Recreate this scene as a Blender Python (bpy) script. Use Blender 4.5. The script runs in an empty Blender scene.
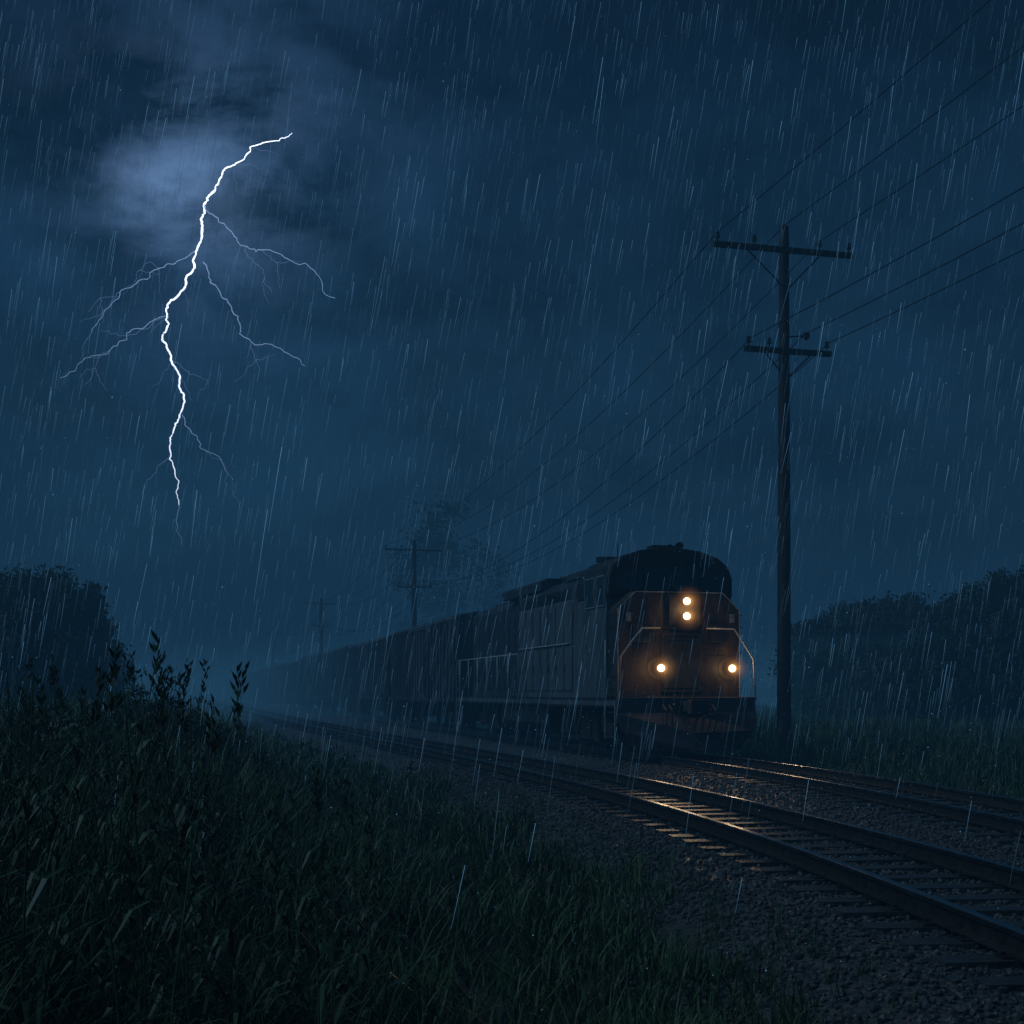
import bpy, math, random
import numpy as np
from mathutils import Vector, Matrix
rng=np.random.default_rng(7); random.seed(7)
S=bpy.context.scene
F=1300.0; CH=1.41; HZ=692.0
# ------------------------------------------------ helpers
def link(o,parent=None):
    S.collection.objects.link(o)
    if parent: o.parent=parent
    return o
def mesh_np(name,v,f,mats,parent=None,smooth=False,midx=None):
    """v (N,3), f (M,k)"""
    v=np.asarray(v,dtype=np.float32); f=np.asarray(f,dtype=np.int32)
    m=bpy.data.meshes.new(name); k=f.shape[1]
    m.vertices.add(len(v)); m.vertices.foreach_set("co",v.ravel())
    m.loops.add(f.size); m.loops.foreach_set("vertex_index",f.ravel())
    m.polygons.add(len(f)); m.polygons.foreach_set("loop_start",np.arange(0,f.size,k,dtype=np.int32))
    m.polygons.foreach_set("loop_total",np.full(len(f),k,dtype=np.int32))
    if midx is not None: m.polygons.foreach_set("material_index",np.asarray(midx,dtype=np.int32))
    m.polygons.foreach_set("use_smooth",np.full(len(f),smooth))
    for a in (mats if isinstance(mats,(list,tuple)) else [mats]): m.materials.append(a)
    m.update(calc_edges=True)
    return link(bpy.data.objects.new(name,m),parent)
class MB:
    """small mesh builder with material slots"""
    def __init__(s): s.v=[];s.f=[];s.m=[];s.mats=[]
    def mi(s,mat):
        if mat not in s.mats: s.mats.append(mat)
        return s.mats.index(mat)
    def add(s,vs,fs,mat):
        b=len(s.v); s.v+= [tuple(p) for p in vs]; i=s.mi(mat)
        for f in fs: s.f.append([b+j for j in f]); s.m.append(i)
    def box(s,x0,x1,y0,y1,z0,z1,mat):
        vs=[(x0,y0,z0),(x1,y0,z0),(x1,y1,z0),(x0,y1,z0),(x0,y0,z1),(x1,y0,z1),(x1,y1,z1),(x0,y1,z1)]
        s.add(vs,[(0,3,2,1),(4,5,6,7),(0,1,5,4),(1,2,6,5),(2,3,7,6),(3,0,4,7)],mat)
    def ext_y(s,prof,y0,y1,mat,sc=1.0):
        n=len(prof); vs=[(x,y0,z) for x,z in prof]+[(x*sc,y1,z) for x,z in prof]
        fs=[tuple(range(n))[::1],tuple(range(2*n-1,n-1,-1))]+[(i,i+n,(i+1)%n+n,(i+1)%n) for i in range(n)]
        s.add(vs,fs,mat)
    def ext_x(s,prof,x0,x1,mat):
        n=len(prof); vs=[(x0,y,z) for y,z in prof]+[(x1,y,z) for y,z in prof]
        fs=[tuple(range(n)),tuple(range(2*n-1,n-1,-1))]+[(i,i+n,(i+1)%n+n,(i+1)%n) for i in range(n)]
        s.add(vs,fs,mat)
    def tube(s,pts,r,mat,n=6,cap=True):
        pts=[Vector(p) for p in pts]; rs=r if isinstance(r,(list,tuple)) else [r]*len(pts)
        vs=[];fs=[]
        for i,p in enumerate(pts):
            d=(pts[min(i+1,len(pts)-1)]-pts[max(i-1,0)])
            if d.length<1e-9: d=Vector((0,0,1))
            d.normalize(); a=d.cross(Vector((0.13,0.31,1)) if abs(d.z)<.9 else Vector((1,.2,0))).normalized(); b=d.cross(a)
            for k in range(n):
                t=2*math.pi*k/n; vs.append(p+(a*math.cos(t)+b*math.sin(t))*rs[i])
        for i in range(len(pts)-1):
            for k in range(n):
                fs.append((i*n+k,i*n+(k+1)%n,(i+1)*n+(k+1)%n,(i+1)*n+k))
        if cap: fs.append(tuple(range(n))[::-1]); fs.append(tuple((len(pts)-1)*n+k for k in range(n)))
        s.add(vs,fs,mat)
    def obj(s,name,parent=None,bevel=0,smooth=False):
        m=bpy.data.meshes.new(name); m.from_pydata(s.v,[],s.f)
        for a in s.mats: m.materials.append(a)
        m.polygons.foreach_set("material_index",s.m)
        m.polygons.foreach_set("use_smooth",[smooth]*len(s.f)); m.update()
        import bmesh
        bm=bmesh.new(); bm.from_mesh(m); bmesh.ops.recalc_face_normals(bm,faces=bm.faces); bm.to_mesh(m); bm.free()
        o=link(bpy.data.objects.new(name,m),parent)
        if bevel:
            b=o.modifiers.new("bevel","BEVEL"); b.width=bevel; b.segments=2; b.limit_method='ANGLE'; b.angle_limit=math.radians(35)
        return o
def newmat(name):
    m=bpy.data.materials.new(name); m.use_nodes=True; nt=m.node_tree; return m,nt,nt.nodes,nt.links
def pbr(name,c1,c2,scale=3.0,rough=.5,rough2=None,metal=0,bump=0.0,bscale=40,spec=.5,stretch=(1,1,1),coord='Object',rand=0,detail=6):
    m,nt,N,L=newmat(name); B=N["Principled BSDF"]
    tc=N.new("ShaderNodeTexCoord"); mp=N.new("ShaderNodeMapping"); mp.inputs['Scale'].default_value=stretch
    L.new(tc.outputs[coord],mp.inputs[0])
    nz=N.new("ShaderNodeTexNoise"); nz.inputs['Scale'].default_value=scale; nz.inputs['Detail'].default_value=detail; nz.inputs['Roughness'].default_value=.65
    L.new(mp.outputs[0],nz.inputs['Vector'])
    cr=N.new("ShaderNodeValToRGB"); cr.color_ramp.elements[0].position=.35; cr.color_ramp.elements[1].position=.68
    cr.color_ramp.elements[0].color=(*c1,1); cr.color_ramp.elements[1].color=(*c2,1)
    L.new(nz.outputs[0],cr.inputs[0]); col=cr.outputs[0]
    if rand:
        oi=N.new("ShaderNodeObjectInfo"); hs=N.new("ShaderNodeHueSaturation"); mr=N.new("ShaderNodeMapRange")
        mr.inputs[3].default_value=1-rand; mr.inputs[4].default_value=1+rand
        L.new(oi.outputs['Random'],mr.inputs[0]); L.new(mr.outputs[0],hs.inputs['Value']); L.new(col,hs.inputs['Color']); col=hs.outputs[0]
    L.new(col,B.inputs['Base Color'])
    if rough2 is None: rough2=min(1,rough+.2)
    mr=N.new("ShaderNodeMapRange"); mr.inputs[1].default_value=.3; mr.inputs[2].default_value=.7; mr.inputs[3].default_value=rough; mr.inputs[4].default_value=rough2
    L.new(nz.outputs[0],mr.inputs[0]); L.new(mr.outputs[0],B.inputs['Roughness'])
    B.inputs['Metallic'].default_value=metal; B.inputs['Specular IOR Level'].default_value=spec
    if bump:
        n2=N.new("ShaderNodeTexNoise"); n2.inputs['Scale'].default_value=bscale; n2.inputs['Detail'].default_value=3; L.new(tc.outputs[coord],n2.inputs['Vector'])
        bp=N.new("ShaderNodeBump"); bp.inputs['Strength'].default_value=bump; bp.inputs['Distance'].default_value=.02
        L.new(n2.outputs[0],bp.inputs['Height']); L.new(bp.outputs[0],B.inputs['Normal'])
    return m
def emit(name,c,s,samp=False):
    m,nt,N,L=newmat(name); N.remove(N["Principled BSDF"]); e=N.new("ShaderNodeEmission")
    e.inputs[0].default_value=(*c,1); e.inputs[1].default_value=s; L.new(e.outputs[0],N["Material Output"].inputs[0])
    if not samp: m.cycles.emission_sampling='NONE'
    return m
# ------------------------------------------------ materials
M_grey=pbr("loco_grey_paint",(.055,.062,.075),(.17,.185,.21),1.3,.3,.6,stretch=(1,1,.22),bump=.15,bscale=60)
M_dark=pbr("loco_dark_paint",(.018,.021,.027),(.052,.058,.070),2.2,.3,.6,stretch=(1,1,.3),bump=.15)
M_roof=pbr("loco_roof_paint",(.013,.015,.018),(.032,.035,.041),2.2,.45,.75,bump=.2)
M_orng=pbr("loco_nose_paint",(.020,.018,.016),(.090,.064,.042),1.7,.3,.6,stretch=(1,1,.45),bump=.15)
M_red=pbr("plow_paint",(.04,.038,.048),(.10,.085,.10),2.0,.35,.7,bump=.25)
M_under=pbr("underframe_grime",(.015,.016,.019),(.045,.046,.050),4,.5,.85,bump=.3)
M_rail_hand=pbr("handrail_paint",(.45,.46,.48),(.7,.7,.7),5,.3,.5)
M_glass=pbr("cab_glass",(.006,.008,.012),(.01,.012,.018),3,.05,.12,spec=.8)
M_frame=pbr("window_frame_metal",(.3,.31,.33),(.5,.52,.55),5,.3,.5,metal=.4)
M_car=pbr("freight_car_paint",(.028,.033,.043),(.085,.098,.122),.9,.45,.75,stretch=(1,1,.3),bump=.2,rand=.35)
M_steel=pbr("rail_steel",(.18,.18,.19),(.38,.38,.40),14,.18,.36,metal=1,stretch=(1,.3,1),detail=3)
M_rust=pbr("rail_rust",(.025,.020,.018),(.06,.047,.041),12,.45,.7,metal=.3)
M_tie=pbr("wet_tie_wood",(.03,.029,.029),(.085,.081,.079),5,.22,.55,stretch=(1,6,1),bump=.5,bscale=25)
M_stone=pbr("ballast_stone",(.035,.035,.038),(.125,.124,.13),9,.3,.65,detail=3)
M_wood=pbr("pole_wood",(.014,.012,.011),(.038,.034,.031),6,.5,.8,stretch=(6,6,.5),bump=.5,bscale=30)
M_ins=pbr("insulator_ceramic",(.02,.02,.022),(.05,.05,.055),6,.2,.3)
M_wire=pbr("wire_metal",(.008,.008,.01),(.016,.016,.018),6,.5,.6)
M_bark=pbr("bark",(.02,.016,.013),(.05,.04,.033),8,.7,.9)
def leafmat(name,c1,c2,scale=.7,rough=.4):
    return pbr(name,c1,c2,scale,rough,rough+.25,coord='Object',spec=.4,detail=3)
M_leaf=leafmat("tree_foliage",(.012,.022,.012),(.035,.055,.025),.6,.6)
M_grass=leafmat("grass_blades",(.022,.056,.016),(.10,.17,.065),.9,.36)
M_weed=leafmat("weed_leaves",(.028,.055,.028),(.08,.13,.068),1.5,.34)
# ------------------------------------------------ tracks
def integ(ys,ss,y0,x0):
    Y=np.linspace(-40,700,14801); s=np.interp(Y,ys,ss); X=np.concatenate([[0],np.cumsum((s[1:]+s[:-1])/2*np.diff(Y))])
    X+= x0-np.interp(y0,Y,X); return Y,X,s
TY,T1X,T1S=integ([-40,-10,5,10,15,22,35,60,100,700],[.05,0,-.05,-.1,-.17,-.25,-.29,-.27,-.257,-.257],9.5,2.83+.66)
_,T2X,T2S=integ([-40,12,18,24,28,700],[-.02,-.06,-.11,-.18,-.257,-.257],29.1,3.9)
def d1(x,y): return (x-np.interp(y,TY,T1X))/np.sqrt(1+np.interp(y,TY,T1S)**2)
def d2(x,y): return (x-np.interp(y,TY,T2X))/np.sqrt(1+np.interp(y,TY,T2S)**2)
def sst(a,b,x):
    t=np.clip((x-a)/(b-a),0,1); return t*t*(3-2*t)
def vn(x,y,s,seed=0):
    return (np.sin(x*s*1.3+seed+1.7*np.sin(y*s*.9+seed*2))+np.sin(y*s*1.1+seed*3+1.3*np.sin(x*s*.7-seed)))/2
def gh(x,y):
    x=np.asarray(x,float);y=np.asarray(y,float)
    a=d1(x,y);b=d2(x,y)
    g=-.52+.05*vn(x,y,.8,1)+.03*vn(x,y,2.3,4)
    bed=np.minimum(np.abs(a),np.abs(b)); inside=(a>0)&(b<0)
    t=1-sst(1.35,2.5,bed); t=np.where(inside,np.maximum(t,.55),t)
    g=g*(1-t)+(-.20)*t
    left=sst(3.6,8.5,-a)*(1-sst(30,70,y))
    g=g+left*(.66+.12*vn(x,y,.35,2))
    right=sst(3,9,b)*(1-sst(120,200,y)); g=g+right*(.30+.1*vn(x,y,.3,6))
    return g
def axis(a,b,step,lim,gr=1.12):
    c=list(np.arange(a,b,step)); s=step;p=c[-1]
    while p<lim: s*=gr;p+=s;c.append(p)
    s=step;p=c[0];q=[]
    while p>-lim: s*=gr;p-=s;q.append(p)
    return np.array(q[::-1]+c)
gx=axis(-14,16,.16,2600); gy=axis(2,40,.16,2600)
GX,GY=np.meshgrid(gx,gy); GZ=gh(GX,GY)
nx,ny=len(gx),len(gy)
idx=np.arange(nx*ny).reshape(ny,nx)
f=np.stack([idx[:-1,:-1],idx[:-1,1:],idx[1:,1:],idx[1:,:-1]],-1).reshape(-1,4)
m,nt,N,L=newmat("ground_surface"); B=N["Principled BSDF"]
at=N.new("ShaderNodeAttribute"); at.attribute_name="ballast"
tc=N.new("ShaderNodeTexCoord")
vo=N.new("ShaderNodeTexVoronoi"); vo.inputs['Scale'].default_value=22; L.new(tc.outputs['Object'],vo.inputs['Vector'])
nz=N.new("ShaderNodeTexNoise"); nz.inputs['Scale'].default_value=1.5; nz.inputs['Detail'].default_value=6; L.new(tc.outputs['Object'],nz.inputs['Vector'])
r1=N.new("ShaderNodeValToRGB"); r1.color_ramp.elements[0].color=(.028,.028,.03,1); r1.color_ramp.elements[1].color=(.12,.118,.12,1)
L.new(vo.outputs['Color'],r1.inputs[0])
r2=N.new("ShaderNodeValToRGB"); r2.color_ramp.elements[0].color=(.014,.022,.010,1); r2.color_ramp.elements[1].color=(.045,.055,.025,1); L.new(nz.outputs[0],r2.inputs[0])
mx=N.new("ShaderNodeMixRGB"); L.new(at.outputs['Fac'],mx.inputs[0]); L.new(r2.outputs[0],mx.inputs[1]); L.new(r1.outputs[0],mx.inputs[2]); L.new(mx.outputs[0],B.inputs['Base Color'])
mr=N.new("ShaderNodeMapRange"); mr.inputs[1].default_value=.35; mr.inputs[2].default_value=.65; mr.inputs[3].default_value=.35; mr.inputs[4].default_value=.85; L.new(nz.outputs[0],mr.inputs[0]); L.new(mr.outputs[0],B.inputs['Roughness'])
bp=N.new("ShaderNodeBump"); bp.inputs['Strength'].default_value=.9; bp.inputs['Distance'].default_value=.03; bp.invert=True
L.new(vo.outputs['Distance'],bp.inputs['Height']); L.new(bp.outputs[0],B.inputs['Normal'])
M_ground=m
g=mesh_np("ground",np.stack([GX,GY,GZ],-1).reshape(-1,3),f,M_ground,smooth=True)
a=d1(GX,GY);b=d2(GX,GY); bd=np.minimum(np.abs(a),np.abs(b)); ins=(a>0)&(b<0)
mask=1-sst(1.9,2.6,bd+.25*vn(GX,GY,1.7,3)); mask=np.where(ins,1,mask)
pathm=(1-sst(.15,.4,np.abs(a+3.75+.15*vn(GX,GY,.6,8))))*.3*(1-sst(14,20,GY))
mask=np.maximum(mask,pathm)
at=g.data.attributes.new("ballast",'FLOAT','POINT'); at.data.foreach_set("value",mask.ravel().astype(np.float32))
def track(name,TX,TS,y0,y1,tie_y1,gauge=1.28):
    root=link(bpy.data.objects.new(name,None))
    ys=np.concatenate([np.arange(y0,70,.5),np.arange(70,y1,5.)])
    cx=np.interp(ys,TY,TX); s=np.interp(ys,TY,TS); n=np.stack([1/np.sqrt(1+s*s),-s/np.sqrt(1+s*s)],-1)
    prof=[(-.036,-.004),(-.030,0),(.030,0),(.036,-.004),(.036,-.035),(.010,-.05),(.010,-.125),(.07,-.14),(.07,-.152),(-.07,-.152),(-.07,-.14),(-.010,-.125),(-.010,-.05),(-.036,-.035)]
    for i,sd in enumerate((-1,1)):
        off=sd*gauge/2; V=[]
        for (px,pz) in prof:
            V.append(np.stack([cx+n[:,0]*(off+px),ys+n[:,1]*(off+px),np.full_like(ys,pz)],-1))
        V=np.stack(V,1); k=len(prof); R=len(ys); id=np.arange(R*k).reshape(R,k)
        nxt=np.roll(id,-1,1); fc=np.stack([id[:-1],nxt[:-1],nxt[1:],id[1:]],-1)
        mi=np.ones((R-1,k),int); mi[:,[0,1,2,3,13]]=0
        mesh_np("rail_%d"%(i+1),V.reshape(-1,3),fc.reshape(-1,4),[M_steel,M_rust],root,midx=mi.ravel())
    mb=MB(); y=y0+.3
    while y<tie_y1:
        c=np.interp(y,TY,TX); sl=np.interp(y,TY,TS)
        l=1.15+random.uniform(-.05,.05); w=.115; zt=-.154+random.uniform(-.012,0); vs=[]
        ca=1/math.sqrt(1+sl*sl); sa=-sl*ca+random.gauss(0,.012)
        for z in (zt-.17,zt):
            for (px,py) in ((-l,-w),(l,-w),(l,w),(-l,w)):
                e=.012 if z==zt else 0
                px2=px-(e if px>0 else -e);py2=py-(e if py>0 else -e)
                vs.append((c+px2*ca-py2*sa,y+px2*sa+py2*ca,z+random.uniform(-.006,.0)))
        mb.add(vs,[(0,3,2,1),(4,5,6,7),(0,1,5,4),(1,2,6,5),(2,3,7,6),(3,0,4,7)],M_tie)
        for sd in (-1,1):
            for k in (-1,1):
                ox=sd*gauge/2+k*.105; X=c+ox*ca;Y=y+ox*sa
                mb.box(X-.03,X+.03,Y-.06,Y+.06,zt-.005,zt+.014,M_rust)
                mb.box(X-.012,X+.012,Y-.012,Y+.012,zt+.014,zt+.035,M_rust)
        y+=.56
    mb.obj("ties",root)
    return root
track("railroad_track",T1X,T1S,-6,420,75)
track("railroad_track",T2X,T2S,-6,420,75)
# ------------------------------------------------ ballast stones
import bmesh
bm=bmesh.new(); bmesh.ops.create_icosphere(bm,subdivisions=1,radius=1); bm.verts.ensure_lookup_table()
IV=np.array([v.co[:] for v in bm.verts]); IF=np.array([[v.index for v in f_.verts] for f_ in bm.faces]); bm.free()
n=110000
y=3.5+26*rng.random(n)**1.6; x=rng.uniform(-4,12,n)
a=d1(x,y);b=d2(x,y); bd=np.minimum(np.abs(a),np.abs(b)); ok=(bd+.25*vn(x,y,1.7,3)<2.25)|((a>0)&(b<0))
ok|=(rng.random(n)<.25)&(a<0)&(bd<3.0)
ok&=(x<y*.5+3)
x=x[ok][:48000];y=y[ok][:48000]; n=len(x)
sz=rng.uniform(.010,.028,n)*(1+.012*y)
sc=sz[:,None]*rng.uniform(.6,1.3,(n,3)); 
jit=IV[None]*(1+rng.uniform(-.25,.25,(n,12,1)))
ang=rng.random(n)*6.28; ca,sa=np.cos(ang),np.sin(ang)
P=jit*sc[:,None,:]; PX=P[...,0]*ca[:,None]-P[...,1]*sa[:,None]; PY=P[...,0]*sa[:,None]+P[...,1]*ca[:,None]
V=np.stack([PX+x[:,None],PY+y[:,None],P[...,2]*.8+(gh(x,y)+sz*.35)[:,None]],-1)
mesh_np("gravel",V.reshape(-1,3),(IF[None]+12*np.arange(n)[:,None,None]).reshape(-1,3),M_stone)
# ------------------------------------------------ grass
def blades(x,y,h,w,bend=None):
    n=len(x); z=gh(x,y)-.03; az=rng.random(n)*6.283; dx,dy=np.cos(az),np.sin(az)
    b=rng.uniform(.12,.75,n) if bend is None else bend
    wa=az+1.57+rng.normal(0,.4,n); wx,wy=np.cos(wa),np.sin(wa)
    V=np.zeros((n,8,3))
    for i,t in enumerate((0,.38,.72,1.0)):
        cx=x+dx*h*b*t**2-.06*h*t; cy=y+dy*h*b*t**2; cz=z+h*(t-.45*b*t**2.4)
        ww=w*(1.0,.9,.55,.05)[i]*.5
        V[:,2*i]=np.stack([cx-wx*ww,cy-wy*ww,cz],-1); V[:,2*i+1]=np.stack([cx+wx*ww,cy+wy*ww,cz],-1)
    F0=np.array([[0,1,3,2],[2,3,5,4],[4,5,7,6]])
    return V.reshape(-1,3),(F0[None]+8*np.arange(n)[:,None,None]).reshape(-1,4)
def scatter(n,ylo,yhi,p,xl,xr):
    y=ylo+(yhi-ylo)*rng.random(n)**p; return xl(y)+(xr(y)-xl(y))*rng.random(n),y
Vs=[];Fs=[];off=0
def addg(x,y,h,w,**k):
    global off
    v,f_=blades(x,y,h,w,**k); Vs.append(v);Fs.append(f_+off); off+=len(v)
nt_=14000
tx,ty=scatter(nt_,2.6,75,2.0,lambda y:-.46*y-4,lambda y:np.interp(y,TY,T1X)-2.0)
k=14
x=np.repeat(tx,k)+rng.normal(0,.07,nt_*k)*(1+np.repeat(ty,k)*.06); y=np.repeat(ty,k)+rng.normal(0,.07,nt_*k)*(1+np.repeat(ty,k)*.06)
a=-d1(x,y)
th=np.repeat(rng.uniform(.4,1.6,nt_),k)
h=(.24+.20*sst(2.2,4,a)+.42*sst(3.8,6.5,a))*th*rng.uniform(.6,1.15,len(x))
h*=1+.32*vn(x,y,.9,5)
h=np.where(np.abs(a-3.75)<.3,h*.5,h)
ok=(a>2.1+.35*vn(x,y,1.7,3))&(np.hypot(x,y)>2.3)&(rng.random(len(x))<np.where(np.abs(a-3.75-.15*vn(x,y,.6,8))<.22,.5,1))
ok&=~((y<5)&(h>.55)&(np.abs(x)<1.2))
w=(.007+.0011*y)*rng.uniform(.6,1.3,len(x))
addg(x[ok],y[ok],h[ok],w[ok])
# long arching blades in clumps in the foreground
nl_=900
tx,ty=scatter(nl_,3.6,18,1.4,lambda y:-.46*y-1,lambda y:np.interp(y,TY,T1X)-3.6)
kk=11
x=np.repeat(tx,kk)+rng.normal(0,.05,nl_*kk);y=np.repeat(ty,kk)+rng.normal(0,.05,nl_*kk); h=np.repeat(rng.uniform(.7,1.55,nl_),kk)*rng.uniform(.7,1.1,nl_*kk)*(.45+.55*sst(3.8,7.0,-d1(x,y)))
ok=np.hypot(x,y)>3.3
addg(x[ok],y[ok],h[ok],rng.uniform(.009,.018,ok.sum()),bend=rng.uniform(.15,.95,ok.sum()))
tx,ty=scatter(420,4,45,1.5,lambda y:np.interp(y,TY,T1X)-2.4,lambda y:np.interp(y,TY,T1X)-1.6)
x=np.repeat(tx,9)+rng.normal(0,.04,420*9);y=np.repeat(ty,9)+rng.normal(0,.04,420*9); addg(x,y,rng.uniform(.08,.3,len(x)),np.full(len(x),.008))
nt_=9000
tx,ty=scatter(nt_,12,110,1.5,lambda y:np.interp(y,TY,T2X)+2.4,lambda y:np.interp(y,TY,T2X)+6+y*.55)
k=10
x=np.repeat(tx,k)+rng.normal(0,.12,nt_*k);y=np.repeat(ty,k)+rng.normal(0,.12,nt_*k); b=d2(x,y)
h=(.25+.45*sst(2.5,5,b))*np.repeat(rng.uniform(.6,1.3,nt_),k)*rng.uniform(.6,1.1,len(x))
ok=b>2.3
addg(x[ok],y[ok],h[ok],((.008+.0009*y)*rng.uniform(.6,1.3,len(x)))[ok])
mesh_np("grass",np.concatenate(Vs),np.concatenate(Fs),M_grass)
# tall weeds in the left foreground
mb=MB()
WP=[]
for i in range(230):
    yy=random.uniform(3.8,17); xx=random.uniform(-.46*yy-.6,-.08*yy-.2)
    if -d1(xx,yy)<4.3: continue
    WP.append((xx,yy,random.uniform(.7,1.2)))
for i in range(60):   # tall stalks at the far left, rising above the horizon
    yy=random.uniform(4.2,9.5); xx=random.uniform(-.42*yy,-.24*yy)
    WP.append((xx,yy,random.uniform(1.30,1.60)-float(gh(xx,yy))*.8))
for i in range(26):
    yy=random.uniform(4.2,8); xx=random.uniform(-.24*yy,-.10*yy)
    WP.append((xx,yy,random.uniform(1.05,1.3)))
for xx,yy,H in WP:
    z0=float(gh(xx,yy))-.03; lx,ly=random.uniform(-.4,.3),random.uniform(-.15,.15)
    pts=[(xx+lx*t*t*H,yy+ly*t*t*H,z0+H*t) for t in (0,.25,.5,.75,1)]
    mb.tube(pts,[.0075,.0065,.005,.0035,.002],M_weed,4)
    typ=random.random()
    nl=random.randint(9,17)
    for j in range(nl):
        t=random.uniform(.12,.97); p=Vector(pts[0]).lerp(Vector(pts[-1]),t); p.x=xx+lx*t*t*H; p.y=yy+ly*t*t*H
        az=random.uniform(0,6.28); l=random.uniform(.18,.45)*(1.2-t) if typ<.8 else random.uniform(.05,.10); w=l*(.045 if typ<.8 else .2)
        d=Vector((math.cos(az),math.sin(az),0)); sd=Vector((-d.y,d.x,0)); V=[]
        for q,wf,zz in ((0,.4,0),(.35,1,.45),(.7,.8,.55),(1,.05,.3)):
            c=p+d*l*q+Vector((0,0,l*zz)); V+= [c-sd*w*wf,c+sd*w*wf]
        mb.add(V,[(0,1,3,2),(2,3,5,4),(4,5,7,6)],M_weed)
    if random.random()<.65:
        tp_=Vector(pts[-1])
        for j in range(24):
            q=random.random(); p=tp_+Vector((lx*.1*q+random.gauss(0,.009),random.gauss(0,.009),.2*q-.08)); a_=random.uniform(0,6.28); d=Vector((math.cos(a_)*.014,math.sin(a_)*.014,.02))
            mb.add([p,p+d,p+d*1.6+Vector((0,0,.014)),p+Vector((0,0,.024))],[(0,1,2,3)],M_weed)
mb.obj("weeds")
# ------------------------------------------------ leafy things
def leaves(C,R,n,ls):
    pr=R**1.5; pr=pr/pr.sum(); k=rng.choice(len(C),n,p=pr); P=C[k]+rng.normal(size=(n,3))*(R[k]*.56)[:,None]*np.array([1,1,.75])
    u=rng.normal(size=(n,3)); u/=np.linalg.norm(u,axis=1)[:,None]; w=np.cross(u,rng.normal(size=(n,3))); w/=np.linalg.norm(w,axis=1)[:,None]
    s=(ls*rng.uniform(.5,1.3,n))[:,None]
    V=np.stack([P-u*s,P+w*s*.45,P+u*s,P-w*s*.45],1)
    return V.reshape(-1,3),np.arange(4*n).reshape(-1,4)
def tree(name,x,y,H,W,n=7000,ls=.16,low=.12,trunk=.22):
    z0=float(gh(x,y)); k=70; C=[];R=[]
    for i in range(k):
        t=random.uniform(low,1); prof=math.sin(math.pi*min(1,(t-low)/(1-low)*.62+.28))**.7
        a_=random.uniform(0,6.28); rr=W/2*prof*math.sqrt(random.random())*.9
        rc=W*random.uniform(.07,.15)
        C.append((x+rr*math.cos(a_),y+rr*math.sin(a_),z0+t*(H-rc)));R.append(rc)
    C=np.array(C);R=np.array(R)
    v,f_=leaves(C,R,n,ls)
    mb=MB(); mb.tube([(x,y,z0-.3),(x+.1,y,z0+H*.3),(x-.05,y+.1,z0+H*.6),(x,y,z0+H*.85)],[trunk,trunk*.75,trunk*.45,.03],M_bark,8)
    for i in range(0,k,3):
        t=random.uniform(.2,.6); s0=Vector((x,y,z0+H*t)); c=Vector(C[i]); md=s0.lerp(c,.5)+Vector((0,0,.2))
        mb.tube([s0,md,c],[trunk*.35,trunk*.2,.015],M_bark,5)
    quads=[q for q in mb.f if len(q)==4]
    V=np.concatenate([np.array(mb.v),v]); Fq=np.concatenate([np.array(quads),f_+len(mb.v)])
    mi=np.concatenate([np.ones(len(quads),int),np.zeros(len(f_),int)])
    return mesh_np(name,V,Fq,[M_leaf,M_bark],midx=mi)
def atpx(px,Y): return (px-512)*Y/F
def tp(px,top,Y,W,**k):
    x=atpx(px,Y); H=(HZ-top)*Y/F+CH-float(gh(x,Y)); tree("tree",x,Y,H,W,**k)
tp(40,562,60,6.0,n=14000); tp(-8,564,58,5.5,n=11000); tp(80,578,62,3.6,n=8000); tp(102,612,64,2.2,n=3500,ls=.13); tp(118,650,70,2.4,n=2500,ls=.13); tp(8,600,53,4.5,n=7000);tp(62,630,58,4,n=6000)
for px,top,Y,W in ((812,618,74,4.5),(838,602,73,5),(868,594,72,5),(898,590,70,5.5),(930,600,68,5),(962,592,66,4.6),(985,574,62,4.5),(1012,566,60,5.5),(1046,562,60,6),(925,635,60,4),(975,635,58,4),(850,635,66,5),(890,640,64,5),(1015,645,56,4.5),(1090,575,60,6)):
    tp(px,top,Y,W,n=9000)
tp(450,496,350,34,n=4200,ls=.85,low=.2,trunk=.4)
C=[];R=[]
for i in range(420):
    Y=random.uniform(150,260); X=random.uniform(-.9,.9)*Y
    if abs(float(d2(X,Y)))<14 or abs(float(d1(X,Y)))<12: continue
    hh=random.uniform(2,8); C.append((X,Y,hh-1));R.append(random.uniform(1.5,3.5))
    C.append((X+1,Y,1));R.append(3)
v,f_=leaves(np.array(C),np.array(R),50000,.4); mesh_np("distant_trees",v,f_,M_leaf)
def bush(x,y,H,W,n=2600,ls=.036):
    z0=float(gh(x,y)); C=[];R=[]; mb=MB()
    for i in range(34):
        a_=random.uniform(0,6.28);rr=random.random()**.7*W/2; hz=random.uniform(.3,1)*H*(1-.5*(rr/(W/2))**2)
        c=(x+rr*math.cos(a_),y+rr*math.sin(a_),z0+hz); C.append(c);R.append(random.uniform(.04,.09))
        mb.tube([(x+rr*.2*math.cos(a_),y+rr*.2*math.sin(a_),z0-.05),(x+rr*.6*math.cos(a_),y+rr*.6*math.sin(a_),z0+hz*.6),c],[.012,.008,.003],M_bark,4)
        for q in (.4,.55,.7,.85): C.append((x+rr*q*math.cos(a_),y+rr*q*math.sin(a_),z0+hz*q));R.append(.10)
    v,f_=leaves(np.array(C),np.array(R),n,ls)
    quads=[q for q in mb.f if len(q)==4]
    V=np.concatenate([np.array(mb.v),v]); Fq=np.concatenate([np.array(quads),f_+len(mb.v)])
    mesh_np("bush",V,Fq,[M_weed,M_bark],midx=np.concatenate([np.ones(len(quads),int),np.zeros(len(f_),int)]))
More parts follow.
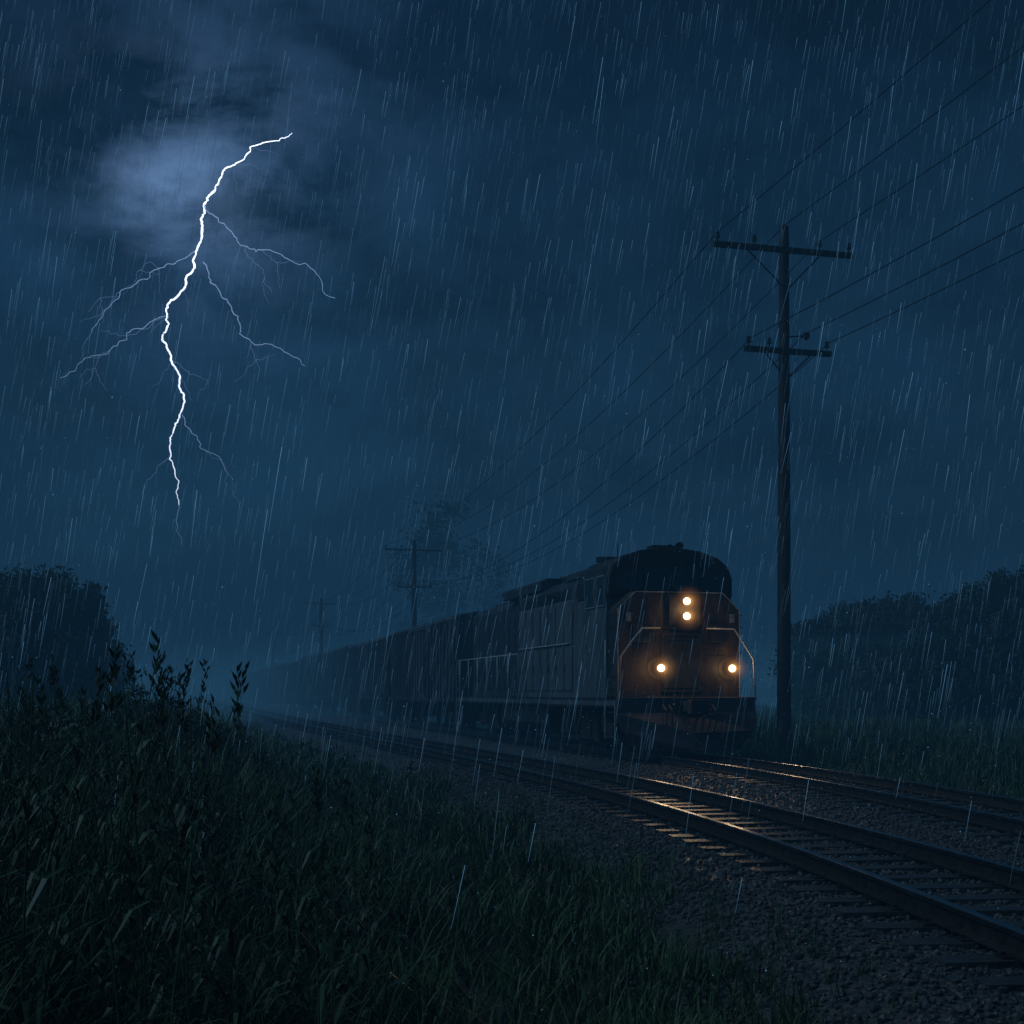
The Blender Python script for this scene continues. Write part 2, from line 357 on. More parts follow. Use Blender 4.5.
for px,top,Y,W in ((152,658,17,1.5),(118,684,16,1.7),(40,692,12,1.5),(185,694,19,1.8),(90,700,13,1.5),(225,718,20,1.5),(140,690,17,1.8)):
    x=atpx(px,Y); bush(x,Y,(HZ-top)*Y/F+CH-float(gh(x,Y)),W,n=4800)
# ------------------------------------------------ utility poles + wires
ldir=Vector((-.245,1,0)).normalized(); perp=Vector((ldir.y,-ldir.x,0))
def pole(px,Y,ztop,arm1=2.08,rb=.2,second=True):
    if px is None: x,Y=Y
    else: x=atpx(px,Y)
    root=link(bpy.data.objects.new("utility_pole",None)); root.location=(x,Y,0)
    root.rotation_euler=(0,0,math.atan2(perp.y,perp.x))
    z0=float(gh(x,Y))
    mb=MB(); mb.tube([(0,0,z0-.4),(0,0,z0+ztop*.5),(0,0,ztop)],[rb,rb*.86,rb*.66],M_wood,14); mb.obj("shaft",root,smooth=False)
    def arm(z,l,offs,sx=0):
        mb=MB(); mb.box(sx-l,sx+l,-rb-.12,-rb+.02,z-.07,z+.07,M_wood); mb.obj("crossarm",root,bevel=.012)
        mb=MB()
        for sd in (-1,1): mb.tube([(sd*l*.52+sx,-rb-.05,z-.07),(sd*.08,-rb*.8,z-.85*l/1.98-.1)],.022,M_ins,5)
        mb.obj("braces",root)
        mb=MB()
        for o in offs:
            mb.tube([(o,-rb-.05,z+.07),(o,-rb-.05,z+.16),(o,-rb-.05,z+.17),(o,-rb-.05,z+.23),(o,-rb-.05,z+.24),(o,-rb-.05,z+.32),(o,-rb-.05,z+.35)],[.02,.02,.07,.075,.05,.06,.03],M_ins,10)
        mb.obj("insulators",root)
    z1=ztop-.72; arm(z1,arm1,[-arm1+.0,-.9-.1,.95,arm1-.25],-.12)
    mb=MB(); mb.tube([(0,0,ztop),(0,0,ztop+.05),(0,0,ztop+.07)],[.07,.08,.03],M_ins,8); mb.obj("cap",root)
    z2=ztop-3.5
    if second:
        arm(z2,arm1*.62,[-arm1*.62+.12,-.55,arm1*.62-.12],.0)
        mb=MB(); mb.tube([(0,0,z2+.45),(.55,-.1,z2+.5),(.62,-.1,z2+.5)],.02,M_ins,6); mb.tube([(.62,-.1,z2+.4),(.62,-.1,z2+.45),(.62,-.1,z2+.55),(.62,-.1,z2+.6)],[.05,.11,.11,.04],M_ins,10)
        mb.tube([(rb*.9,0,z0),(rb*.72,0,z2)],.012,M_wire,4); mb.obj("bracket",root)
    mw=Matrix.LocRotScale(root.location,root.rotation_euler,None)
    q=-rb-.05
    att=[(-arm1+.0,q,z1+.33),(0,0,ztop+.05),(.95,q,z1+.33),(arm1*.62-.02,q,z2+.33),(.62,-.1,z2+.58),(-arm1*.62+.22,q,z2+.33)]
    return [mw@Vector(p) for p in att]
A1=pole(784,36,14.28)
A0=pole(None,(17.6,-8),14.6)
A2=pole(414,98,12.8,arm1=2.15,rb=.26)
A3=pole(321,165,13.3,arm1=1.9,rb=.32)
A4=pole(273,240,12.8,arm1=1.9,rb=.34)
A5=pole(247,330,13.6,arm1=1.9,rb=.32)
mb=MB()
def wires(A,B,sag,r0,r1):
    for i,(p,q) in enumerate(zip(A,B)):
        pts=[];rr=[]
        for j in range(25):
            t=j/24; v=p.lerp(q,t); v.z-=sag*(1+.12*i)*4*t*(1-t); pts.append(v); rr.append(r0+(r1-r0)*t)
        mb.tube(pts,rr,M_wire,5)
wires(A0,A1,.5,.008,.014); wires(A1,A2,1.5,.014,.020); wires(A2,A3,1.6,.020,.028); wires(A3,A4,1.6,.03,.035); wires(A4,A5,1.6,.035,.04)
mb.obj("power_lines")
# ------------------------------------------------ locomotive
loc=link(bpy.data.objects.new("locomotive",None)); loc.location=(3.93,29.1,0); TH=math.atan(.257); loc.rotation_euler=(0,0,TH); loc.scale=(1.07,1,1)
def part(name,fn,bevel=0,smooth=False,parent=None):
    mb=MB(); fn(mb); return mb.obj(name,parent or loc,bevel,smooth)
part("deck",lambda m:(m.box(-1.52,1.52,.12,17.2,1.06,1.25,M_under),m.box(-1.535,-1.522,.2,17.0,1.10,1.21,M_grey),m.box(-.5,.5,.2,17.1,.8,1.058,M_under)),0)
def nose(m):
    m.ext_y([(-1.40,1.25),(1.40,1.25),(1.40,3.28),(1.0,3.70),(-1.0,3.70),(-1.40,3.28)],.5,1.15,M_orng)
part("nose",nose,.06)
def nosed(m):
    m.box(-.42,.52,.455,.497,1.4,2.75,M_orng)
    m.box(-.36,.46,.43,.453,1.5,2.65,M_dark)
    m.box(-.28,.38,.41,.428,2.2,2.55,M_roof)
    m.box(-1.05,-.62,.46,.497,2.55,2.95,M_dark); m.box(.7,1.1,.46,.497,2.55,2.95,M_dark)
    m.box(-.26,.44,.40,.497,2.92,3.62,M_roof)
    pts=[(-1.38,.485,1.3),(-1.38,.485,3.27),(-.99,.485,3.68),(.99,.485,3.68),(1.38,.485,3.27),(1.38,.485,1.3)]
    m.tube(pts,.014,M_frame,6)
    for z in (2.2,2.42): m.tube([(.72,.42,z),(1.05,.42,z)],.010,M_dark,5)
    for x in (-1.15,1.2):
        m.box(x-.05,x+.05,.45,.497,3.0,3.2,M_frame)
part("nose_fittings",nosed,.012)
def cab(m):
    m.ext_y([(-1.44,1.25),(1.44,1.25),(1.44,3.62),(-1.44,3.62)],1.15,3.4,M_grey)
part("cab_lower",cab,.03)
arch=[(-1.43,3.625),(1.43,3.625),(1.43,4.05),(1.33,4.33),(1.1,4.53),(.7,4.68),(.25,4.745),(-.25,4.745),(-.7,4.68),(-1.1,4.53),(-1.33,4.33),(-1.43,4.05)]
part("cab_upper",lambda m:m.ext_y(arch,1.0,3.4,M_roof),.03)
def cabw(m):
    for x0,x1 in ((-1.22,-.68),(-.6,-.04),(.04,.6),(.68,1.22)):
        t=4.28 if abs(x0)<.65 or abs(x1)<.65 else 4.16
        m.box(x0,x1,.965,.997,3.78,t,M_glass)
        for a_,b_,c,d in ((x0-.02,x1+.02,3.755,3.78),(x0-.02,x1+.02,t,t+.02),(x0-.02,x0,3.78,t),(x1,x1+.02,3.78,t)): m.box(a_,b_,.955,.997,c,d,M_dark)
    for s in (-1,1):
        for y0,y1 in ((1.2,1.75),(1.95,2.65)):
            X=s*1.441; lo,hi=(X-.02,X) if s<0 else (X,X+.02)
            m.box(lo,hi,y0,y1,3.42,4.08,M_glass)
            for a_,b_,c,d in ((y0-.03,y1+.03,3.39,3.42),(y0-.03,y1+.03,4.08,4.11),(y0-.03,y0,3.42,4.08),(y1,y1+.03,3.42,4.08)): m.box(lo-.01,hi+.01,a_,b_,c,d,M_frame)
part("cab_windows",cabw)
def cabroof(m):
    m.box(-.25,.25,1.5,1.9,4.747,4.86,M_roof); m.tube([(.5,2.3,4.7),(.5,2.3,4.86),(.5,1.8,4.9)],[.03,.04,.09],M_roof,8); m.tube([(.3,2.3,4.7),(.3,2.3,4.84),(.3,1.9,4.86)],[.03,.04,.08],M_roof,8)
    m.tube([(-.7,2.6,4.66),(-.7,2.6,5.0)],.012,M_roof,5); m.box(-1.0,1.0,3.0,3.3,4.6,4.72,M_roof)
part("roof_fittings",cabroof)
def hoodA(m):
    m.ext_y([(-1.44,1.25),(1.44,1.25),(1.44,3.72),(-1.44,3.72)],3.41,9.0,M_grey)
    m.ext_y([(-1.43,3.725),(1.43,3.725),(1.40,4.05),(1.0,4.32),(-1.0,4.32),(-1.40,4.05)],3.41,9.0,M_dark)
part("engine_hood",hoodA,.025)
def hoodAd(m):
    y=3.7
    while y<8.8:
        for s in (-1,1):
            X=s*1.44; lo,hi=(X-.03,X-.002) if s<0 else (X+.002,X+.03)
            m.box(lo,hi,y,y+.66,1.45,2.55,M_grey); m.box(lo,hi,y,y+.66,2.6,3.62,M_grey)
            m.box(lo-.02,hi+.02,y+.56,y+.6,1.9,2.1,M_dark)
        y+=.74
    for s in (-1,1):
        for z in np.arange(3.78,4.02,.05): m.box(s*1.45-.01,s*1.45+.01,4.2,8.4,z,z+.02,M_roof)
    m.ext_y([(-1.1,4.30),(1.1,4.30),(1.02,4.50),(-1.02,4.50)],3.9,5.6,M_dark)
    m.ext_y([(-1.30,4.20),(1.30,4.20),(1.30,4.44),(1.1,4.54),(-1.1,4.54),(-1.30,4.44)],7.2,11.6,M_dark)
    for yy in (8.0,9.3,10.6): m.tube([(0,yy,4.53),(0,yy,4.66)],.55,M_roof,20)
    m.box(-.3,.3,6.2,6.7,4.3,4.62,M_roof)
part("hood_doors",hoodAd,.008)
def hoodB(m):
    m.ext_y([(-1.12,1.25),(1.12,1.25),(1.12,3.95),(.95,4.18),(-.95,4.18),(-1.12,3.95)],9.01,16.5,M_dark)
    y=9.3
    while y<16.0:
        for s in (-1,1):
            X=s*1.12; lo,hi=(X-.03,X-.002) if s<0 else (X+.002,X+.03)
            m.box(lo,hi,y,y+.6,1.5,3.7,M_dark); m.box(lo-.015,hi+.015,y+.5,y+.54,2.4,2.6,M_frame)
        y+=.68
    m.box(-.6,.6,12.5,15.5,4.183,4.34,M_roof)
part("rear_hood",hoodB,.02)
def pilot(m):
    m.box(-1.55,1.55,.0,.12,.70,1.30,M_red)
    vs=[(-1.56,-.02,.95),(0,-.02,.95),(1.56,-.02,.95),(-1.50,-.10,.55),(0,-.32,.5),(1.50,-.10,.55),(-1.12,-.10,.10),(0,-.45,.08),(1.12,-.10,.10),
        (-1.5,.3,.9),(0,.3,.9),(1.5,.3,.9),(-1.1,.3,.12),(0,.3,.10),(1.1,.3,.12)]
    m.add(vs,[(0,1,4,3),(1,2,5,4),(3,4,7,6),(4,5,8,7),(9,12,13,10),(10,13,14,11),(0,3,6,12,9),(2,11,14,8,5),(6,7,13,12),(7,8,14,13),(0,9,10,1),(1,10,11,2)],M_red)
part("pilot_plow",pilot,.02)
def coupler(m):
    m.box(-.13,.13,-.55,.0,.98,1.2,M_under); m.box(-.2,.2,-.75,-.5,.93,1.24,M_under); m.box(-.3,.3,-.06,.0,.88,1.28,M_under)
    for x in (-.55,-.42,.42,.55): m.tube([(x,0,1.12),(x,-.22,1.0),(x,-.25,.72),(x,-.14,.6)],.022,M_under,6)
part("coupler",coupler,.03)
def steps(m):
    for s in (-1,1):
        for y0 in (.14,16.4):
            for z in (.38,.66,.94):
                m.box(-1.54 if s<0 else 1.28,-1.28 if s<0 else 1.54,y0,y0+.65,z,z+.03,M_under)
            m.box(s*1.56-.01,s*1.56+.01,y0-.02,y0+.0,.36,1.2,M_rail_hand); m.box(s*1.56-.01,s*1.56+.01,y0+.66,y0+.68,.36,1.2,M_rail_hand)
part("steps",steps)
def hr(m):
    r=.018
    m.tube([(-.45,.44,2.86),(-.95,.16,2.84),(-1.2,.1,2.55),(-1.46,.06,2.2),(-1.5,.04,1.22)],r,M_rail_hand,6)
    m.tube([(.6,.44,2.86),(1.12,.16,2.84),(1.32,.1,2.5),(1.52,.06,2.15),(1.56,.04,1.22)],r,M_rail_hand,6)
    for s in (-1,1):
        m.tube([(s*1.53,.9,1.22),(s*1.53,.9,2.6)],r*.8,M_rail_hand,5)
        m.tube([(s*1.5,8.8,1.25),(s*1.5,8.8,2.5),(s*1.5,16.9,2.5),(s*1.5,16.9,1.25)],r,M_rail_hand,6)
        m.tube([(s*1.5,4.0,2.62),(s*1.5,8.8,2.62)],.016,M_rail_hand,6)
        for y in np.arange(10,16.8,1.35): m.tube([(s*1.5,y,1.25),(s*1.5,y,2.5)],.016,M_rail_hand,5)
        for y in np.arange(4.0,8.9,1.2): m.tube([(s*1.5,y,2.62),(s*1.43,y,2.62)],.012,M_rail_hand,5)
        for z in np.arange(1.5,3.3,.28): m.tube([(s*1.46,.55,z),(s*1.46,.95,z)],.012,M_dark,5)
part("handrails",hr,0,True)
def wheel(m,x,y,r=.5):
    s=1 if x>0 else -1
    m.tube([(x-.07*s,y,r),(x-.065*s,y,r),(x-.042*s,y,r),(x-.04*s,y,r),(x+.08*s,y,r)],[r+.025,r+.03,r+.03,r,r-.01],M_under,28)
    m.tube([(x+.08*s,y,r),(x+.085*s,y,r)],[r*.75,r*.3],M_under,20); m.tube([(x+.0*s,y,r),(x+.26*s,y,r)],.13,M_under,12)
def truckfn(m,yc,half=1.85,r=.5,axles=3,xw=.64):
    for i in range(axles):
        y=yc-half*.9+i*(2*half*.9/(axles-1))
        for s in (-1,1): wheel(m,s*xw,y,r); m.box(s*.98-.12,s*.98+.12,y-.2,y+.2,r-.18,r+.2,M_under)
        m.tube([(-xw,y,r),(xw,y,r)],.08,M_under,10)
    for s in (-1,1):
        m.ext_x([(yc-half-.3,r+.15),(yc-half-.2,r-.05),(yc-half*.5,r-.05),(yc-half*.42,r-.25),(yc+half*.42,r-.25),(yc+half*.5,r-.05),(yc+half+.2,r-.05),(yc+half+.3,r+.15),(yc+half*.5,r+.38),(yc-half*.5,r+.38)],s*1.0-.07,s*1.0+.07,M_under)
        for y in (yc-half*.45,yc+half*.45):
            m.tube([(s*1.12,y,r-.1),(s*1.12,y,r+.4)],.1,M_under,10)
    m.box(-.9,.9,yc-half*.4,yc+half*.4,r+.1,r+.5,M_under)
part("front_truck",lambda m:truckfn(m,3.6),.0); part("rear_truck",lambda m:truckfn(m,13.7),.0)
def tank(m):
    m.ext_y([(-1.35,.95),(-1.35,.55),(-1.1,.28),(1.1,.28),(1.35,.55),(1.35,.95),(1.2,1.05),(-1.2,1.05)],6.3,11.1,M_under)
    for s in (-1,1): m.tube([(s*1.28,6.6,1.0),(s*1.28,10.8,1.0)],.09,M_grey,10)
part("fuel_tank",tank,.02)
M_lamp=emit("lamp_lens",(1,.66,.28),10)
def lamp(x,y,z,r):
    part("lamp_housing",lambda m:m.tube([(x,y+.14,z),(x,y-.02,z)],[r*1.35,r*1.3],M_dark,20))
    part("lamp_lens",lambda m:m.tube([(x,y-.022,z),(x,y-.045,z),(x,y-.06,z)],[r,r*.85,r*.3],M_lamp,20))
LAMPS=[(.12,.38,3.47,.08),(.12,.38,3.13,.08),(-.46,.38,1.95,.08),(1.16,.38,1.95,.08)]
halo=[]  # nested self-glowing balls imitate the halo scattered around each headlight
for rad,s_ in ((.10,1.6),(.125,.7),(.155,.40),(.19,.22),(.235,.12),(.29,.065),(.35,.035)):
    m,nt,N,L=newmat("lamp_halo"); N.remove(N["Principled BSDF"]); em=N.new("ShaderNodeEmission"); em.inputs[0].default_value=(1,.44,.13,1); em.inputs[1].default_value=s_
    L.new(em.outputs[0],N["Material Output"].inputs['Volume']); m.cycles.emission_sampling='NONE'; halo.append((rad,m))
bm=bmesh.new(); bmesh.ops.create_icosphere(bm,subdivisions=3,radius=1); me_h=bpy.data.meshes.new("halo_ball"); bm.to_mesh(me_h); bm.free()
for i,(x,y,z,r) in enumerate(LAMPS):
    lamp(x,y,z,r)
    ld=bpy.data.lights.new("headlight_beam",'SPOT'); ld.energy=48 if i<2 else 32; ld.color=(1,.70,.42); ld.spot_size=math.radians(72); ld.spot_blend=1; ld.shadow_soft_size=.08
    o=link(bpy.data.objects.new("headlight_beam",ld),loc); o.location=(x,y-.08,z)
    d=Vector((-.15 if i!=3 else -.05,-1,-.30 if i<2 else -.24)); o.rotation_euler=d.to_track_quat('-Z','Y').to_euler()
    if i!=1:
        ld=bpy.data.lights.new("nose_fill",'POINT'); ld.energy=6.5; ld.color=(1,.58,.24); ld.shadow_soft_size=.06  # extra point light added ahead of the lens to warm the nose
        o=link(bpy.data.objects.new("nose_fill",ld),loc); o.location=(x,y-.30,z if i else 3.28)
    for j,(rad,mm) in enumerate(halo):
        me=me_h.copy(); me.materials.append(mm); o=link(bpy.data.objects.new("lamp_halo",me),loc); o.location=(x,y-.1-.003*j,z); o.scale=(rad,rad,rad)
# ------------------------------------------------ freight cars
def car_mesh():
    m=MB(); Lc=14.6
    m.box(-1.42,1.42,.0,Lc,1.12,3.95,M_car)
    m.ext_y([(-1.45,3.952),(1.45,3.952),(1.38,4.08),(.7,4.2),(-.7,4.2),(-1.38,4.08)],-.03,Lc+.03,M_car)
    y=.25
    while y<Lc-.1:
        for s in (-1,1):
            if not (Lc/2-1.7<y<Lc/2+1.6):
                X=s*1.42; lo,hi=(X-.07,X) if s<0 else (X,X+.07); m.box(lo,hi,y,y+.09,1.15,3.93,M_car)
        y+=.62
    for s in (-1,1):
        X=s*1.42; lo,hi=(X-.06,X-.002) if s<0 else (X+.002,X+.06)
        m.box(lo,hi,Lc/2-1.4,Lc/2+1.35,1.25,3.8,M_car)
        lo2,hi2=(X-.11,X-.061) if s<0 else (X+.061,X+.11)
        for q in (-1.35,-.7,0,.65,1.25): m.box(lo2,hi2,Lc/2+q,Lc/2+q+.06,1.3,3.75,M_car)
        m.box(lo-.06,hi+.06,Lc/2-2.2,Lc/2+2.2,3.82,3.9,M_car); m.box(lo-.04,hi+.04,0,Lc,1.02,1.14,M_under)
        for z in np.arange(1.3,3.9,.4): m.tube([(s*1.5,.08,z),(s*1.5,.55,z)],.014,M_under,4)
    m.box(-.3,.3,-.3,Lc+.3,.75,1.05,M_under); m.box(-.1,.1,-.65,Lc+.65,.85,1.05,M_under); m.box(-1.2,1.2,.6,Lc-.6,.95,1.1,M_under)
    for yc in (2.0,Lc-2.0): truckfn(m,yc,1.0,.43,2)
    return m
base=car_mesh().obj("freight_car"); cm=base.data
dirv=Vector((-math.sin(TH),math.cos(TH),0)); p0=Vector((3.9,29.1,0))
for i in range(15):
    o=base if i==0 else link(bpy.data.objects.new("freight_car",cm))
    p=p0+dirv*(18.0+i*15.9); o.location=p; o.rotation_euler=(0,0,TH); 
    o.scale=(1,1,[1.02,1.0,1.015,1.03,.985,1.01,1.03][i%7])
# ------------------------------------------------ lightning
M_bolt=emit("lightning_core",(.74,.84,1),3.2); M_b2=emit("lightning_branch",(.38,.58,1),.85); M_b3=emit("lightning_faint",(.33,.52,1),.42)
DB=620.
def bolt(m,pts,w0,w1,mat,sub=3,amp=.13):
    P=[np.array([(x-512)*DB/F,DB,(HZ-y)*DB/F+CH]) for x,y in pts]
    for s in range(sub):
        Q=[P[0]]
        for a_,b_ in zip(P[:-1],P[1:]):
            l=np.linalg.norm(b_-a_); Q+=[(a_+b_)/2+rng.normal(0,l*amp,3)*np.array([1,1,.6]),b_]
        P=Q
    k=len(P); m.tube([tuple(p) for p in P],[(w0+(w1-w0)*i/(k-1))*float(rng.uniform(.8,1.15)) for i in range(k)],mat,5)
bm_=MB()
main=[(292,133),(285,138),(262,143),(250,147),(243,160),(232,166),(222,175),(215,190),(207,198),(203,215),(202,232),(197,250),(193,270),(185,287),(170,302),(166,320),(163,335),(168,350),(172,362),(180,378),(184,395),(181,412),(175,424)]
bolt(bm_,main[:4],.14,.28,M_bolt,3,.1); bolt(bm_,main[3:8],.28,.42,M_bolt,3,.1); bolt(bm_,main[7:],.56,.40,M_bolt,3,.1)
bolt(bm_,[(175,424),(170,438),(170,450),(174,468),(178,485),(179,505)],.38,.2,M_bolt,3,.1); bolt(bm_,[(179,505),(176,520),(181,545)],.2,.1,M_b2,2)
BR=[([(205,205),(218,218),(232,232),(240,245),(262,250),(285,258),(305,263),(320,278),(335,298)],.28,M_b2),
 ([(245,247),(258,265),(265,278),(272,292)],.18,M_b3),([(198,250),(180,260),(160,268),(140,280),(120,292),(105,310),(92,332)],.25,M_b2),
 ([(203,262),(215,285),(230,305),(240,325),(255,345),(280,348),(305,366)],.28,M_b2),([(250,343),(256,360),(257,382)],.16,M_b3),
 ([(168,315),(150,322),(130,332),(110,350),(85,358),(60,378)],.23,M_b2),([(165,318),(140,330),(120,336),(100,330)],.16,M_b3),([(172,362),(190,375),(208,380)],.16,M_b3),
 ([(182,415),(195,435),(205,450),(220,458),(228,474)],.22,M_b2),([(172,455),(158,465),(147,480),(143,500)],.2,M_b3),([(205,200),(196,188),(190,180),(192,190)],.2,M_b3),([(160,268),(150,262),(140,270)],.14,M_b3),([(228,474),(232,490)],.12,M_b3),([(262,250),(275,262),(300,262)],.13,M_b3),
 ([(120,292),(100,298),(88,312)],.13,M_b3),([(105,352),(95,368),(80,378)],.12,M_b3)]
for p,w,mt in BR:
    bolt(bm_,p,w,w*.45,mt,3,.13)
for i in range(30):
    p=random.choice(BR)[0] if random.random()<.7 else main; a0=random.choice(p); an=random.uniform(.2,2.9); q=[a0]
    for j in range(3): an+=random.uniform(-.5,.5); l=random.uniform(6,13); q.append((q[-1][0]+l*math.cos(an),q[-1][1]+l*math.sin(an)))
    bolt(bm_,q,.12,.05,M_b3,2,.13)
bm_.obj("lightning_bolt")
# ------------------------------------------------ rain
def mth(N,L,op,a,b=None):
    n=N.new("ShaderNodeMath"); n.operation=op
    for i,q in enumerate((a,b)):
        if q is None: continue
        if isinstance(q,(int,float)): n.inputs[i].default_value=q
        else: L.new(q,n.inputs[i])
    return n.outputs[0]
n=23000
x=rng.uniform(-19,21,n);y=rng.uniform(7.2,42,n);z=rng.uniform(-.2,27,n)
L_=rng.uniform(.16,.52,n)*(1+.02*y); r=rng.uniform(.0008,.0018,n)*(1+.04*y)
tilt=.17+rng.normal(0,.03,n); V=np.zeros((n,6,3)); 
for k in range(3):
    t=2.094*k; V[:,k]=np.stack([x+np.cos(t)*r*.3,y+np.sin(t)*r*.3,z],-1); V[:,k+3]=np.stack([x+tilt*L_+np.cos(t)*r,y+np.sin(t)*r,z+L_],-1)
Fq=np.array([[0,1,4,3],[1,2,5,4],[2,0,3,5]])
m,nt,N,L=newmat("glowing_rain"); N.remove(N["Principled BSDF"])
e=N.new("ShaderNodeEmission"); e.inputs[0].default_value=(.18,.48,.85,1)  # glow put into the drops so streaks stand out from the fog
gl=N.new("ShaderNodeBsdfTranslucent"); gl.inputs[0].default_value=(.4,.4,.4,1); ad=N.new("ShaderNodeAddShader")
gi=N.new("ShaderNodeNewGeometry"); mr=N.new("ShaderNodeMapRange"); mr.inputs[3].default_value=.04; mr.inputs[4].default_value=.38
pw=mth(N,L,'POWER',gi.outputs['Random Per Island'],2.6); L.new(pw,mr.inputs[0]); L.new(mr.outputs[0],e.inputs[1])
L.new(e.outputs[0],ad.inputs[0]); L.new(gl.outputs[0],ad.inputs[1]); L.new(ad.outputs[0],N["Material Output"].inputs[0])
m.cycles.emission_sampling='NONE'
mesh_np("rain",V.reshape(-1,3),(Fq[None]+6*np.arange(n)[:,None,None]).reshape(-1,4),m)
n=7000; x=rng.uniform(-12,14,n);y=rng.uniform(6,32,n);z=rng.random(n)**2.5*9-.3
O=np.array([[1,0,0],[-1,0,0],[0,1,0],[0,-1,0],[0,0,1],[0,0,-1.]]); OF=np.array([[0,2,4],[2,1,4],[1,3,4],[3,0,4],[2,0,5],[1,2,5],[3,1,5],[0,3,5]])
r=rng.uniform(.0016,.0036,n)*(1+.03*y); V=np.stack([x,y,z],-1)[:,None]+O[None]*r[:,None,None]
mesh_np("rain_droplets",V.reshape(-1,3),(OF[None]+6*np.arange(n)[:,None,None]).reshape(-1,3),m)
# ------------------------------------------------ fog (homogeneous, layered); emission stands in for scattered light
def fog(x0,x1,y0,y1,z0,z1,sig,c):
    m,nt,N,L=newmat("fog"); N.remove(N["Principled BSDF"])
    ab=N.new("ShaderNodeVolumeAbsorption"); ab.inputs[0].default_value=(0,0,0,1); ab.inputs[1].default_value=sig
    e=N.new("ShaderNodeEmission"); e.inputs[0].default_value=(*c,1); e.inputs[1].default_value=sig
    a_=N.new("ShaderNodeAddShader"); L.new(ab.outputs[0],a_.inputs[0]); L.new(e.outputs[0],a_.inputs[1]); L.new(a_.outputs[0],N["Material Output"].inputs['Volume'])
    m.cycles.emission_sampling='NONE'
    b=MB(); b.box(x0,x1,y0,y1,z0,z1,m); return b.obj("fog")
fog(-2400,2400,-300,2400,-6,60,.0024,(.0054,.0255,.054))
fog(-2350,2350,-280,2350,-5.5,15,.0034,(.0092,.041,.086))
fog(-2300,2300,60,2300,-5,4.2,.0075,(.018,.070,.132))
# ------------------------------------------------ world
W=bpy.data.worlds.new("World"); S.world=W; W.use_nodes=True; N=W.node_tree.nodes; L=W.node_tree.links
bg=N["Background"]; tc=N.new("ShaderNodeTexCoord"); D=tc.outputs['Generated']
sp=N.new("ShaderNodeSeparateXYZ"); L.new(D,sp.inputs[0])
cr=N.new("ShaderNodeValToRGB"); E=cr.color_ramp.elements
E[0].position=0; E[0].color=(.0072,.032,.067,1); E[1].position=1; E[1].color=(.0012,.0045,.012,1)
for p,c in ((.12,(.0066,.029,.062)),(.28,(.0046,.0210,.048)),(.45,(.0025,.0104,.026))):
    q=E.new(p); q.color=(*c,1)
L.new(sp.outputs['Z'],cr.inputs[0])
def dirpx(px,py):
    return tuple(Vector((px-512,F,HZ-py)).normalized())
nz=N.new("ShaderNodeTexNoise"); nz.inputs['Scale'].default_value=5.0; nz.inputs['Detail'].default_value=8; nz.inputs['Roughness'].default_value=.6; nz.inputs['Distortion'].default_value=.2
mp=N.new("ShaderNodeMapping"); mp.inputs['Scale'].default_value=(1,1,1.7); L.new(D,mp.inputs[0]); L.new(mp.outputs[0],nz.inputs['Vector'])
mr=N.new("ShaderNodeMapRange"); mr.inputs[1].default_value=.38; mr.inputs[2].default_value=.64; mr.inputs[3].default_value=.50; mr.inputs[4].default_value=1.5; L.new(nz.outputs[0],mr.inputs[0])
n2=N.new("ShaderNodeTexNoise"); n2.inputs['Scale'].default_value=10; n2.inputs['Detail'].default_value=9; n2.inputs['Roughness'].default_value=.6; n2.inputs['Distortion'].default_value=.25; L.new(mp.outputs[0],n2.inputs['Vector'])
m2=N.new("ShaderNodeMapRange"); m2.inputs[1].default_value=.41; m2.inputs[2].default_value=.60; m2.inputs[3].default_value=.03; m2.inputs[4].default_value=1.4; L.new(n2.outputs[0],m2.inputs[0])
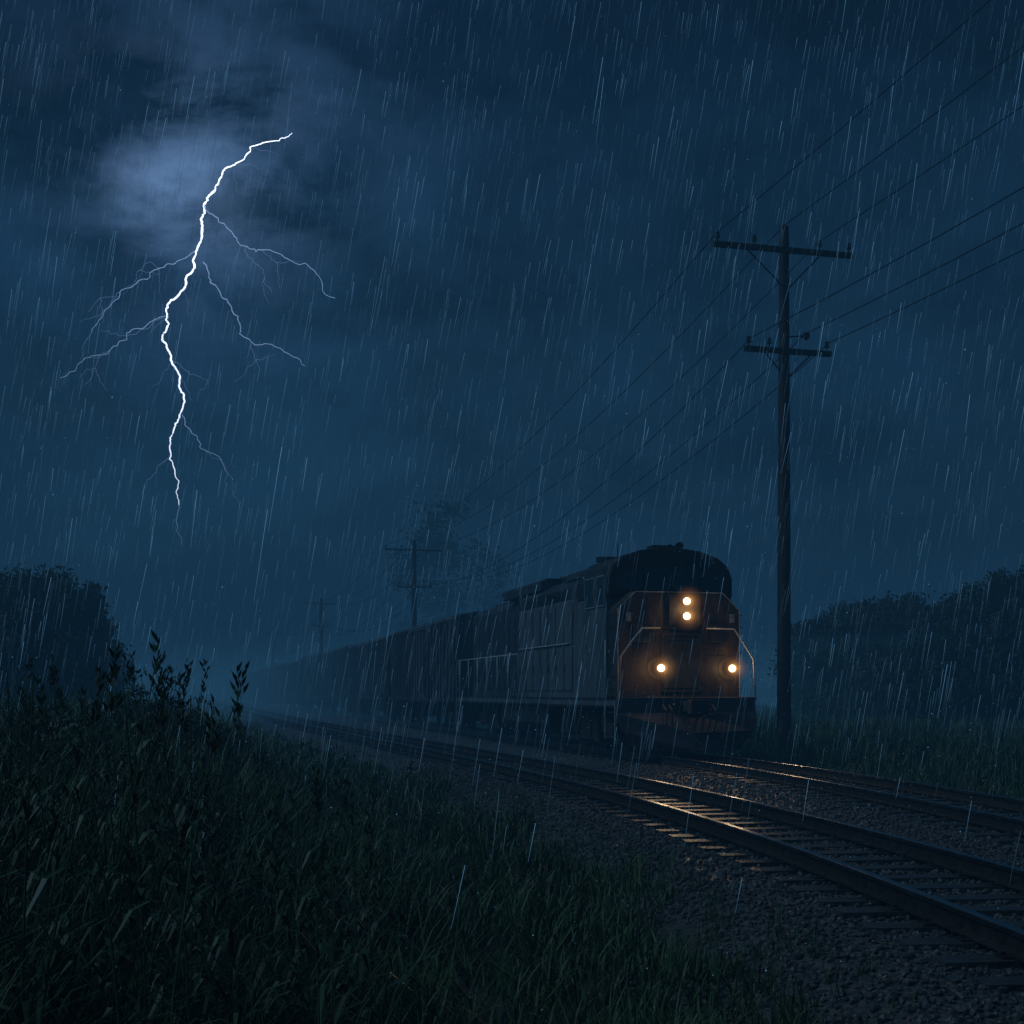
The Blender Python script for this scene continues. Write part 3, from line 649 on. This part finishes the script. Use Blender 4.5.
def glow(px,py,sg,col,mod=None):
    ds=N.new("ShaderNodeVectorMath"); ds.operation='DISTANCE'; L.new(D,ds.inputs[0]); ds.inputs[1].default_value=dirpx(px,py)
    q=mth(N,L,'EXPONENT',mth(N,L,'MULTIPLY',mth(N,L,'POWER',mth(N,L,'DIVIDE',ds.outputs['Value'],sg),2.0),-1.0))
    if mod is not None: q=mth(N,L,'MULTIPLY',q,mod)
    v=N.new("ShaderNodeVectorMath"); v.operation='SCALE'; v.inputs[0].default_value=col; L.new(q,v.inputs['Scale']); return v.outputs[0]
sc=N.new("ShaderNodeVectorMath"); sc.operation='SCALE'; L.new(cr.outputs[0],sc.inputs[0]); L.new(mr.outputs[0],sc.inputs['Scale']); tot=sc.outputs[0]
for g_ in (glow(200,185,.062,(.055,.092,.17),m2.outputs[0]),glow(210,190,.026,(.055,.09,.155)),glow(235,150,.11,(.013,.029,.060),m2.outputs[0]),glow(150,188,.026,(.050,.080,.14),m2.outputs[0]),glow(195,270,.045,(.010,.024,.055)),glow(172,360,.045,(.006,.016,.038)),glow(190,290,.18,(.0045,.016,.038),mr.outputs[0]),glow(210,640,.22,(.007,.027,.048))):
    ad=N.new("ShaderNodeVectorMath"); ad.operation='ADD'; L.new(tot,ad.inputs[0]); L.new(g_,ad.inputs[1]); tot=ad.outputs[0]
L.new(tot,bg.inputs[0]); bg.inputs[1].default_value=1.0
# ------------------------------------------------ fill sun added to brighten grass and train side
sd=bpy.data.lights.new("fill_sun",'SUN'); sd.energy=.78; sd.angle=math.radians(50); sd.color=(.44,.74,1)
so=link(bpy.data.objects.new("fill_sun",sd)); so.location=(-20,0,40)
so.rotation_euler=Vector((1,.25,-1.05)).to_track_quat('-Z','Y').to_euler()
# ------------------------------------------------ camera
cd=bpy.data.cameras.new("camera"); co=link(bpy.data.objects.new("camera",cd)); co.location=(0,0,CH); co.rotation_euler=(math.radians(90),0,0)
cd.lens=36*F/1024; cd.sensor_width=36; cd.shift_y=(HZ-512)/1024; cd.clip_end=6000; cd.clip_start=.05; S.camera=co
S.view_settings.view_transform='Standard'; S.view_settings.look='None'; S.view_settings.exposure=0; S.view_settings.gamma=1
